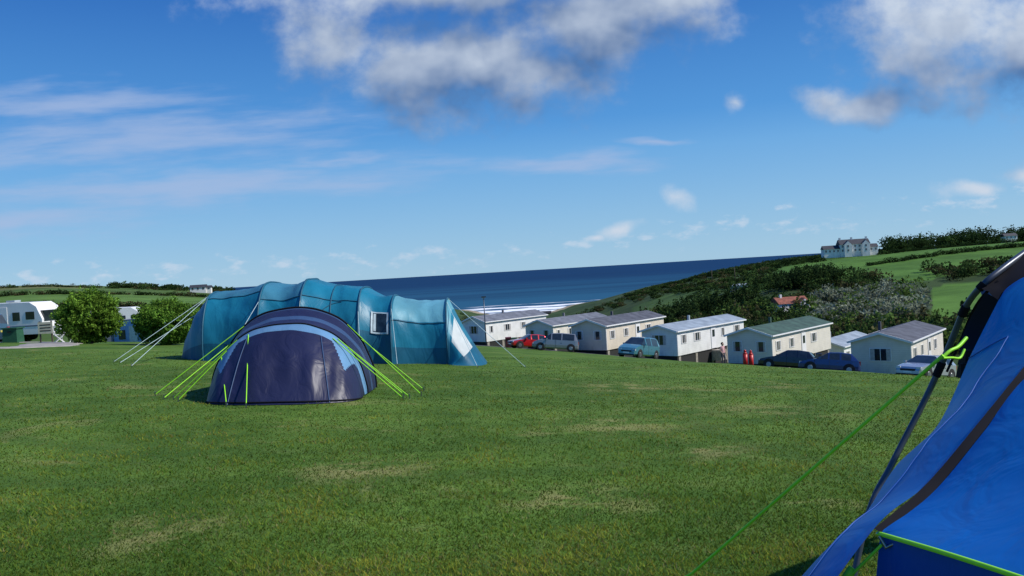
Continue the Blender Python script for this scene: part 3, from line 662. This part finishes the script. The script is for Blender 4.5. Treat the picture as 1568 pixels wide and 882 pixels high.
def person(t_,Y_):
    x=t_*Y_;z=gz(x,Y_)
    J={'pel':(0,0,.93,.14),'sp':(0,0,1.15,.13),'ch':(0,.01,1.34,.15),'nk':(0,0,1.46,.055),'hd':(0,-.02,1.56,.085),'ht':(0,-.01,1.66,.07),
     'ls':(-.18,0,1.39,.06),'le':(-.24,.02,1.13,.043),'lw':(-.22,-.14,.95,.03),'lh':(-.2,-.2,.90,.032),'rs':(.18,0,1.39,.06),'re':(.25,.03,1.12,.043),'rw':(.26,-.05,.88,.03),'rh':(.26,-.07,.80,.032),
     'lp':(-.09,0,.87,.095),'lk':(-.10,-.03,.49,.06),'la':(-.11,.03,.09,.042),'lt':(-.11,-.13,.04,.035),'rp':(.09,0,.87,.095),'rk':(.12,-.08,.49,.06),'ra':(.12,-.02,.09,.042),'rt':(.13,-.18,.04,.035)}
    E=[('pel','sp'),('sp','ch'),('ch','nk'),('nk','hd'),('hd','ht'),('ch','ls'),('ls','le'),('le','lw'),('lw','lh'),('ch','rs'),('rs','re'),('re','rw'),('rw','rh'),('pel','lp'),('lp','lk'),('lk','la'),('la','lt'),('pel','rp'),('rp','rk'),('rk','ra'),('ra','rt')]
    ks=list(J); me=bpy.data.meshes.new('person'); me.from_pydata([J[k_][:3] for k_ in ks],[(ks.index(a_),ks.index(b_)) for a_,b_ in E],[])
    ob=bpy.data.objects.new('person',me); scene.collection.objects.link(ob)
    sm=ob.modifiers.new('skin','SKIN'); me.skin_vertices[0].data.foreach_set('radius',[v for k_ in ks for v in(J[k_][3],J[k_][3])]); me.skin_vertices[0].data[0].use_root=True
    sm.use_smooth_shade=True; ss_=ob.modifiers.new('sub','SUBSURF'); ss_.levels=2; ss_.render_levels=2
    m,t=newmat('person_clothes'); tc=t.n('ShaderNodeTexCoord').outputs['Object']; s=t.n('ShaderNodeSeparateXYZ'); t.nt.links.new(tc,s.inputs[0])
    c=t.mix(t.m('GREATER_THAN',s.outputs[2],.95),(.05,.05,.08),(.62,.35,.36)); arm=t.m('MULTIPLY',t.m('GREATER_THAN',t.m('ABSOLUTE',s.outputs[0]),.2),t.m('LESS_THAN',s.outputs[2],1.2))
    c=t.mix(arm,c,(.45,.27,.2)); c=t.mix(t.m('GREATER_THAN',s.outputs[2],1.44),c,(.45,.27,.2)); c=t.mix(t.m('LESS_THAN',s.outputs[2],.07),c,(.03,.03,.03))
    p=t.n('ShaderNodeBsdfPrincipled'); t.put(p.inputs['Base Color'],c); p.inputs['Roughness'].default_value=.8; surf_out(t,p.outputs[0]); me.materials.append(m)
    ob.matrix_world=Matrix.Translation((x,Y_,z))@Matrix.Rotation(math.radians(35),4,'Z')
    b=MB()
    hp=[]
    for i in range(9):
        th=i/8*math.pi*.62; hp.append([(math.sin(th)*math.cos(a_)*.105,math.sin(th)*math.sin(a_)*.115+.012,1.60+math.cos(th)*.13) for a_ in np.linspace(math.pi*-.12,math.pi*1.12,14)])
    b.grid(hp,hairm)
    for sx in(-1,1):
        b.cyl((sx*.03,-.10,1.585),(sx*.03,-.112,1.585),.012,.010,dark,6); b.cyl((sx*.085,0,1.56),(sx*.10,0,1.56),.025,.02,skin,6)
    b.cyl((0,-.095,1.575),(0,-.125,1.55),.008,.015,skin,5); b.box((-.025,-.112,1.52),(.025,-.10,1.527),gasred)
    for sx,hx,hy,hz in((-1,-.2,-.2,.90),(1,.26,-.07,.80)):
        for i in range(4): b.tube([(hx+(i-1.5)*.018,hy-.015,hz-.01),(hx+(i-1.5)*.02,hy-.03,hz-.06-.008*(i in(1,2))),(hx+(i-1.5)*.02,hy-.02,hz-.09-.01*(i in(1,2)))],.0085,skin,5)
        b.tube([(hx-sx*.02,hy-.02,hz+.0),(hx-sx*.045,hy-.04,hz-.04)],.0095,skin,5)
    o_=b.build('head_and_hands'); o_.parent=ob
person(.243,62)

# ------------------------------------------------------------------ left side: touring caravans etc.
tw=plain('caravan_grp',(.80,.80,.79),.35,0,.05,1); stripe=plain('caravan_stripe',(.08,.12,.2),.4)
def tourer(t_,Y_,head,L=5.2):
    prof=[(0,.55),(.15,.45),(L-.3,.45),(L-.02,.7),(L,1.4),(L-.35,2.2),(L-.8,2.5),(.9,2.55),(.35,2.35),(.02,1.5)]
    b=MB(); W=2.2
    b.prism(prof,-W/2,W/2,tw)
    for sy in(-1,1):
        def q(x0,z0,x1,z1,m,o_): b.box((x0,min(sy*W/2,sy*(W/2+o_)),z0),(x1,max(sy*W/2,sy*(W/2+o_)),z1),m)
        q(.6,1.35,1.6,1.95,glass,.02); q(2.9,1.35,3.4,1.9,glass,.02); q(3.8,1.4,4.4,1.9,glass,.02); q(1.95,.55,2.55,2.25,frame,.025); q(.15,.95,L-.1,1.03,stripe,.012)
        b.cyl((2.7,sy*(W/2-.15),.33),(2.7,sy*(W/2+.01),.33),.33,.33,tyre,16)
        b.cyl((2.7,sy*(W/2),.33),(2.7,sy*(W/2+.02),.33),.18,.16,hub,10)
    b.box((L-.2,-.9,1.25),(L+.03,.9,1.95),glass); b.box((-.02,-.85,1.35),(.12,.85,1.9),glass)
    b.tube([(L-.3,.5,.5),(L+1.1,0,.5)],.04,polem,6); b.tube([(L+1.1,0,.5),(L-.3,-.5,.5)],.04,polem,6); b.cyl((L+1.0,0,.5),(L+1.0,0,.0),.03,.03,polem,6); b.box((L+.1,-.3,.5),(L+.6,.3,.9),tw); b.box((2,-.4,2.56),(2.6,.2,2.68),roofl)
    x=t_*Y_;z=gz(x,Y_); return b.build('touring_caravan',.06,Matrix.Translation((x,Y_,z))@Matrix.Rotation(math.radians(head),4,'Z'))
tourer(-.622,56,-6,4.9); tourer(-.505,66,10,4.6); tourer(-.76,66,5)
b=MB(); ltb=fabric('pale_blue_canvas',(.22,.40,.68),.2,.6,.4)
b.prism([(-1.1,.1),(1.1,.1),(1.0,1.3),(.5,1.85),(-.5,1.8),(-1.05,1.25)],-1.3,1.3,ltb)
b.box((-.7,-1.33,.6),(-.2,-1.303,1.2),winm); b.box((.1,-1.325,.12),(.7,-1.303,1.45),trim); b.tube([(-1.2,-1.4,0),(-1.05,-1.32,1.25),(-.5,-1.32,1.82),(.5,-1.32,1.87),(1.05,-1.32,1.3),(1.2,-1.4,0)],.03,stripe,6)
x=-.437*56; b.build('trailer_tent',M=Matrix.Translation((x,56,gz(x,56)-.3))@Matrix.Rotation(math.radians(-15),4,'Z'))
b=MB(); b.prism([(-.9,0),(.9,0),(.8,1.1),(0,1.5),(-.8,1.1)],-1,1,fabric('grey_canvas',(.3,.33,.38),.2,.6)); b.box((-.3,-1.03,.05),(.3,-1.003,1.1),stripe)
x=-.465*56; b.build('canvas_awning',M=Matrix.Translation((x,57,gz(x,57))))
def chair(x,y,rot):
    b=MB(); 
    for sx in(-.24,.24):
        b.tube([(sx,-.25,0),(sx,.22,.45),(sx,.34,.95)],.018,frame,6); b.tube([(sx,.28,0),(sx,-.22,.45)],.018,frame,6); b.tube([(sx,-.22,.62),(sx,.26,.62)],.02,frame,6)
    for i in range(5): b.box((-.24,-.22+i*.09,.44),(.24,-.15+i*.09,.46),frame)
    for i in range(4): b.box((-.24,.24+i*.028,.55+i*.1),(.24,.255+i*.028,.62+i*.1),frame)
    b.build('garden_chair',M=Matrix.Translation((x,y,gz(x,y)))@Matrix.Rotation(rot,4,'Z'))
chair(-.525*47,47,.6); chair(-.505*47,47,-.9); chair(-.54*46,46.5,2.2)
b=MB(); b.cyl((0,0,.68),(0,0,.72),.45,.45,frame,20)
for i in range(3): b.tube([(0,0,.67),(math.cos(i*2.1)*.4,math.sin(i*2.1)*.4,0)],.022,frame,6)
x=-.515*48; b.build('garden_table',M=Matrix.Translation((x,48,gz(x,48))))
b=MB(); b.box((-.03,-.03,0),(.03,.03,1.1),m_bark); b.box((.57,-.03,0),(.63,.03,1.1),m_bark); b.box((-.08,-.055,.45),(.68,-.032,1.05),plain('cream_sign_board',(.6,.55,.4),.6)); 
for i in range(3): b.box((.02,-.06,.88-i*.15),(.58,-.056,.93-i*.15),dark)
x=-.556*44; b.build('notice_sign',M=Matrix.Translation((x,44,gz(x,44))))
b=MB(); b.box((-.4,-.35,0),(.4,.35,.75),bing,taper=.03); b.box((-.44,-.4,.753),(.44,.4,.82),bing); b.box((-.1,-.37,.55),(.1,-.35,.63),dark)
x=-.588*46; b.build('storage_bin',M=Matrix.Translation((x,46,gz(x,46))))
car('parked_car',-.648,48,185,(.03,.07,.10),'mpv')

gravel=plain('gravel_track',(.30,.28,.25),.95,0,.25,2,.8); tarmac=plain('tarmac_road',(.07,.07,.072),.9,0,.2,3,.5)
def track(name,pts,w,mat,lift=.03):
    c=cat([(p[0],p[1],0) for p in pts],60); G=[]
    for i,p_ in enumerate(c):
        d=(c[min(i+1,59)]-c[max(i-1,0)]).normalized(); nn=Vector((d.y,-d.x,0)); ww=w*(1+.08*math.sin(i*1.7))
        G.append([(p_.x+nn.x*ww*q,p_.y+nn.y*ww*q,gz(p_.x+nn.x*ww*q,p_.y+nn.y*ww*q)+lift-(.05 if abs(q)==.5 else 0)) for q in(-.5,-.47,-.3,-.1,.1,.3,.47,.5)])
    b=MB(); b.grid(G,mat); return b.build(name)
track('gravel_track',[(-45,32),(-28,32.5),(-19.6,33),(-20.6,38),(-25,46),(-38,50.5),(-60,51)],2.2,gravel)
track('service_road',[(-20,112),(-2,92),(6,81),(12,71.5),(19,62),(28,52),(45,42),(60,37)],3.2,tarmac)

b=MB(); x=-.034*95; z=gz(x,95); b.cyl((x,95,z),(x,95,z+5.4),.07,.05,polem,8); b.box((x-.25,94.9,z+5.4),(x+.25,95.1,z+5.55),polem); b.box((x-.2,94.92,z+5.33),(x+.2,95.08,z+5.398),lamp); b.build('street_lamp')
for t_,Y_ in((.155,420),(.235,560),(.262,500)):
    b=MB(); x=t_*Y_; z=gz(x,Y_); b.cyl((x,Y_,z),(x,Y_,z+9),.22,.16,m_bark,6); b.box((x-.9,Y_-.1,z+8.1),(x+.9,Y_+.1,z+8.3),m_bark); b.build('telegraph_pole')

# ------------------------------------------------------------------ distant houses
render_w=plain('white_render',(.78,.76,.72),.8,0,.08,.5); slate=plain('slate_roof',(.04,.042,.05),.7,0,.2,1); redt=plain('red_tile_roof',(.24,.075,.045),.8,0,.25,1)
def wing_(b,x0,x1,y0,y1,h,rh,wall,roof,axis='x',floors=2):
    b.box((x0,y0,-3),(x1,y1,h),wall)
    o_=.4
    if axis=='x':
        ym=(y0+y1)/2; b.prism([(y0-o_,h+.01),(y1+o_,h+.01),(ym,h+rh)],x0-o_,x1+o_,roof,axis='x')
    else:
        xm=(x0+x1)/2; b.prism([(x0-o_,h+.01),(x1+o_,h+.01),(xm,h+rh)],y0+.5,y1+o_,roof)
        b.prism([(x0,h),(x1,h),(xm,h+rh-.45)],y0,y0+.49,wall)
    for f in range(floors):
        n=max(1,int((x1-x0)/2.6))
        for i in range(n):
            xc=x0+(i+.5)*(x1-x0)/n; zz=.9+f*2.8
            b.box((xc-.55,y0-.06,zz),(xc+.55,y0-.01,zz+1.4),glass); b.box((xc-.65,y0-.09,zz-.12),(xc+.65,y0-.02,zz-.003),frame); b.box((xc-.03,y0-.08,zz),(xc+.03,y0-.062,zz+1.4),frame)
def place(b,name,t_,Y_,rot=0,dz=0,sc=1):
    x=t_*Y_; return b.build(name,M=Matrix.Translation((x,Y_,gz(x,Y_)+dz))@Matrix.Rotation(math.radians(rot),4,'Z')@Matrix.Scale(sc,4))
b=MB()
wing_(b,-9,11,0,9,5.6,3.6,render_w,slate); wing_(b,-7,-2,-2.5,-.02,5.6,2.8,render_w,slate,'y'); wing_(b,5,10,-2.5,-.02,5.6,2.8,render_w,slate,'y')
wing_(b,-20,-9.02,1,8,3.0,2.6,render_w,slate,floors=1); wing_(b,11.02,17,2,8,3,2.4,render_w,slate,floors=1)
for xx in(-8,0,10): b.box((xx-.6,4,8),(xx+.6,5,10.6),render_w)
place(b,'white_hotel',.403,532,-4,3.0,.9)
b=MB(); wing_(b,-6,6,0,7,2.8,2.4,render_w,redt,floors=1); wing_(b,1,5,-2.5,-.02,2.8,2,render_w,redt,'y',1); b.box((-4,3,4.4),(-3.2,3.8,6.2),render_w); place(b,'red_roof_house',.330,300,12,1.0,.95)
b=MB(); wing_(b,-5,5,0,6,2.8,2.2,render_w,slate,floors=1); place(b,'white_cottage',.588,545,0,2.0,.8)
b=MB(); wing_(b,-5,5,0,5,2.4,1.8,render_w,slate,floors=1); wing_(b,5.02,8,1,5,2,1.4,render_w,slate,floors=1); place(b,'white_farmhouse',-.368,560,8,1)
b=MB(); wing_(b,-5,4,0,4,1.3,.8,render_w,roofl,floors=0); place(b,'white_barn',.268,450,0,.6)
b=MB(); wing_(b,-14,2,0,7,2.6,1.8,plain('red_brick_wall',(.28,.11,.08),.85),redt,floors=1); wing_(b,2.02,20,1,7,1.6,1.6,plain('red_brick_wall',(.28,.11,.08),.85),slate,floors=1); place(b,'beach_cafe',.022,900,0,.6)

# ------------------------------------------------------------------ world
AZ,EL=math.radians(100),math.radians(43)
w=bpy.data.worlds.new('World'); scene.world=w; w.use_nodes=True; t=NT(w.node_tree)
sky=t.n('ShaderNodeTexSky'); sky.sky_type='NISHITA'; sky.sun_disc=False; sky.sun_elevation=EL; sky.sun_rotation=AZ; sky.altitude=60; sky.air_density=1.0; sky.dust_density=.1; sky.ozone_density=3
hs=t.n('ShaderNodeHueSaturation'); hs.inputs['Saturation'].default_value=1.25; t.nt.links.new(sky.outputs[0],hs.inputs['Color'])
dirv=t.n('ShaderNodeTexCoord').outputs['Generated']; s=t.n('ShaderNodeSeparateXYZ'); t.nt.links.new(dirv,s.inputs[0])
yy=t.m('MAXIMUM',s.outputs[1],.08); tx=t.m('DIVIDE',s.outputs[0],yy); ez=t.m('DIVIDE',s.outputs[2],yy)
cb=t.n('ShaderNodeCombineXYZ'); t.put(cb.inputs[0],tx); t.put(cb.inputs[1],ez); vec=cb.outputs[0]
cum=[(-.20,.290,.075,.055,1.25),(-.03,.245,.14,.062,1.45),(.04,.235,.08,.045,1.3),(.125,.285,.12,.055,1.35),(.19,.31,.08,.03,1.2),(-.03,.335,.24,.035,1.35),(.51,.25,.11,.075,1.35),(.425,.178,.065,.026,1.3),(.62,.23,.10,.075,1.35),
 (.275,.173,.024,.016,.85),(.199,.076,.026,.020,.85),(.131,.040,.034,.009,1.1),(.10,.036,.02,.006,1.0),(.554,.068,.042,.013,1.25),(.62,.085,.05,.02,1.1),(.0,.5,.25,.1,1.3),(-.6,.55,.3,.1,1.3),(1.1,.45,.3,.12,1.3),(-1.3,.4,.4,.1,1.3)]
def dens(vec,det):
    wn=t.n('ShaderNodeTexNoise'); t.put(wn.inputs['Vector'],vec); wn.inputs['Scale'].default_value=11; wn.inputs['Detail'].default_value=2
    wv_=t.v('ADD',vec,t.v('MULTIPLY',t.v('SUBTRACT',wn.outputs['Color'],(.5,.5,.5)),(.07,.05,0)))
    m=None
    for cx,cy,rx,ry,pk in cum:
        q=t.v('LENGTH',t.v('MULTIPLY',t.v('SUBTRACT',wv_,(cx,cy,0)),(1/rx,1/ry,0)))
        q=t.m('SUBTRACT',pk,q); m=q if m is None else t.m('MAXIMUM',m,q)
    n_=t.noise(t.v('MULTIPLY',vec,(1,1.15,0)),13,det,.58)
    return t.m('ADD',t.m('MULTIPLY',m,1.0),t.m('MULTIPLY',t.m('SUBTRACT',n_,.48),2.5))
d0=dens(vec,7); d1=dens(t.v('ADD',vec,(.020,.040,0)),3)
lowmask=t.mr(ez,.004,.02)
cm=t.m('MULTIPLY',t.m('MULTIPLY',t.mr(d0,.0,1.15),lowmask),.95)
shade=t.m('ADD',.30,t.m('MULTIPLY',t.m('SUBTRACT',d0,d1),.50))
thick=t.mr(d0,.2,1.6,-.16,.14); shade=t.m('SUBTRACT',shade,thick)
shade=t.m('ADD',shade,t.m('MULTIPLY',t.mr(tx,.36,.46,0,1),t.mr(ez,.175,.25,-.06,.42)))
shade=t.m('ADD',shade,t.mr(tx,-.12,-.18,0,.18))
shade=t.m('ADD',shade,t.mr(ez,.04,.12,.45,0),clamp=True)
cc=t.mix(shade,(.80,1.55,3.2),(5.2,5.9,6.9))
wis=[(-.363,.118,.32,.022),(-.437,.179,.26,.032),(.082,.121,.11,.014),(-.51,.225,.16,.02),(-.60,.09,.2,.02),(-.20,.142,.10,.009),(.18,.145,.05,.006)]
wn=t.noise(t.v('MULTIPLY',vec,(3,10,0)),2.2,3,.6)
m=None
cb2=t.n('ShaderNodeCombineXYZ'); t.put(cb2.inputs[1],t.m('MULTIPLY',t.m('SUBTRACT',wn,.5),.05)); wv_=t.v('ADD',vec,cb2.outputs[0])
for cx,cy,rx,ry in wis:
    q=t.m('SUBTRACT',1.25,t.v('LENGTH',t.v('MULTIPLY',t.v('SUBTRACT',wv_,(cx,cy,0)),(1/rx,1/ry,0)))); m=q if m is None else t.m('MAXIMUM',m,q)
wd=t.m('ADD',m,t.m('MULTIPLY',t.m('SUBTRACT',t.noise(t.v('MULTIPLY',vec,(2.2,16,0)),3.2,5,.6),.5),2.2))
wm=t.m('MULTIPLY',t.mr(wd,-.1,1.4),.68)
hb=t.m('SUBTRACT',1,t.m('ABSOLUTE',t.m('DIVIDE',t.m('SUBTRACT',ez,t.m('ADD',.022,t.m('MULTIPLY',t.m('MAXIMUM',tx,0),.05))),.028)))
hd=t.m('ADD',hb,t.m('MULTIPLY',t.m('SUBTRACT',t.noise(t.v('MULTIPLY',vec,(1,2.2,0)),26,5,.6),.60),5)); hm=t.m('MULTIPLY',t.m('MULTIPLY',t.mr(hd,.3,1.3),.6),t.mr(hb,0,.3))
el=t.m('MAXIMUM',s.outputs[2],0)
tint=t.mix(t.mr(el,0,.17,0,1,False),(2.7,4.8,6.7),(.85,3.05,6.6))
tint=t.mix(t.mr(el,.13,.34,0,1,False),tint,(.14,1.05,4.2))
base=t.mix(.88,hs.outputs[0],tint)
base=t.mix(wm,base,(3.5,4.4,6.4)); base=t.mix(hm,base,(5.2,6.0,7.1)); base=t.mix(cm,base,cc)
bg=t.n('ShaderNodeBackground'); t.nt.links.new(base,bg.inputs[0]); bg.inputs[1].default_value=.115
o=t.n('ShaderNodeOutputWorld'); t.nt.links.new(bg.outputs[0],o.inputs[0])
w.cycles.sampling_method='MANUAL'; w.cycles.sample_map_resolution=256

sl=bpy.data.lights.new('sun','SUN'); sl.energy=4.7; sl.angle=math.radians(.5); sl.color=(1,.955,.88)
so=bpy.data.objects.new('sun',sl); scene.collection.objects.link(so)
sv=Vector((math.sin(AZ)*math.cos(EL),math.cos(AZ)*math.cos(EL),math.sin(EL))); so.rotation_euler=sv.to_track_quat('Z','Y').to_euler()

cam=bpy.data.cameras.new('camera'); cam.sensor_width=36; cam.lens=29.96; cam.clip_start=.05; cam.clip_end=90000
co=bpy.data.objects.new('camera',cam); scene.collection.objects.link(co)
co.matrix_world=Matrix.Rotation(math.radians(90-1.17),4,'X')@Matrix.Rotation(math.radians(-3.35),4,'Z')
scene.camera=co
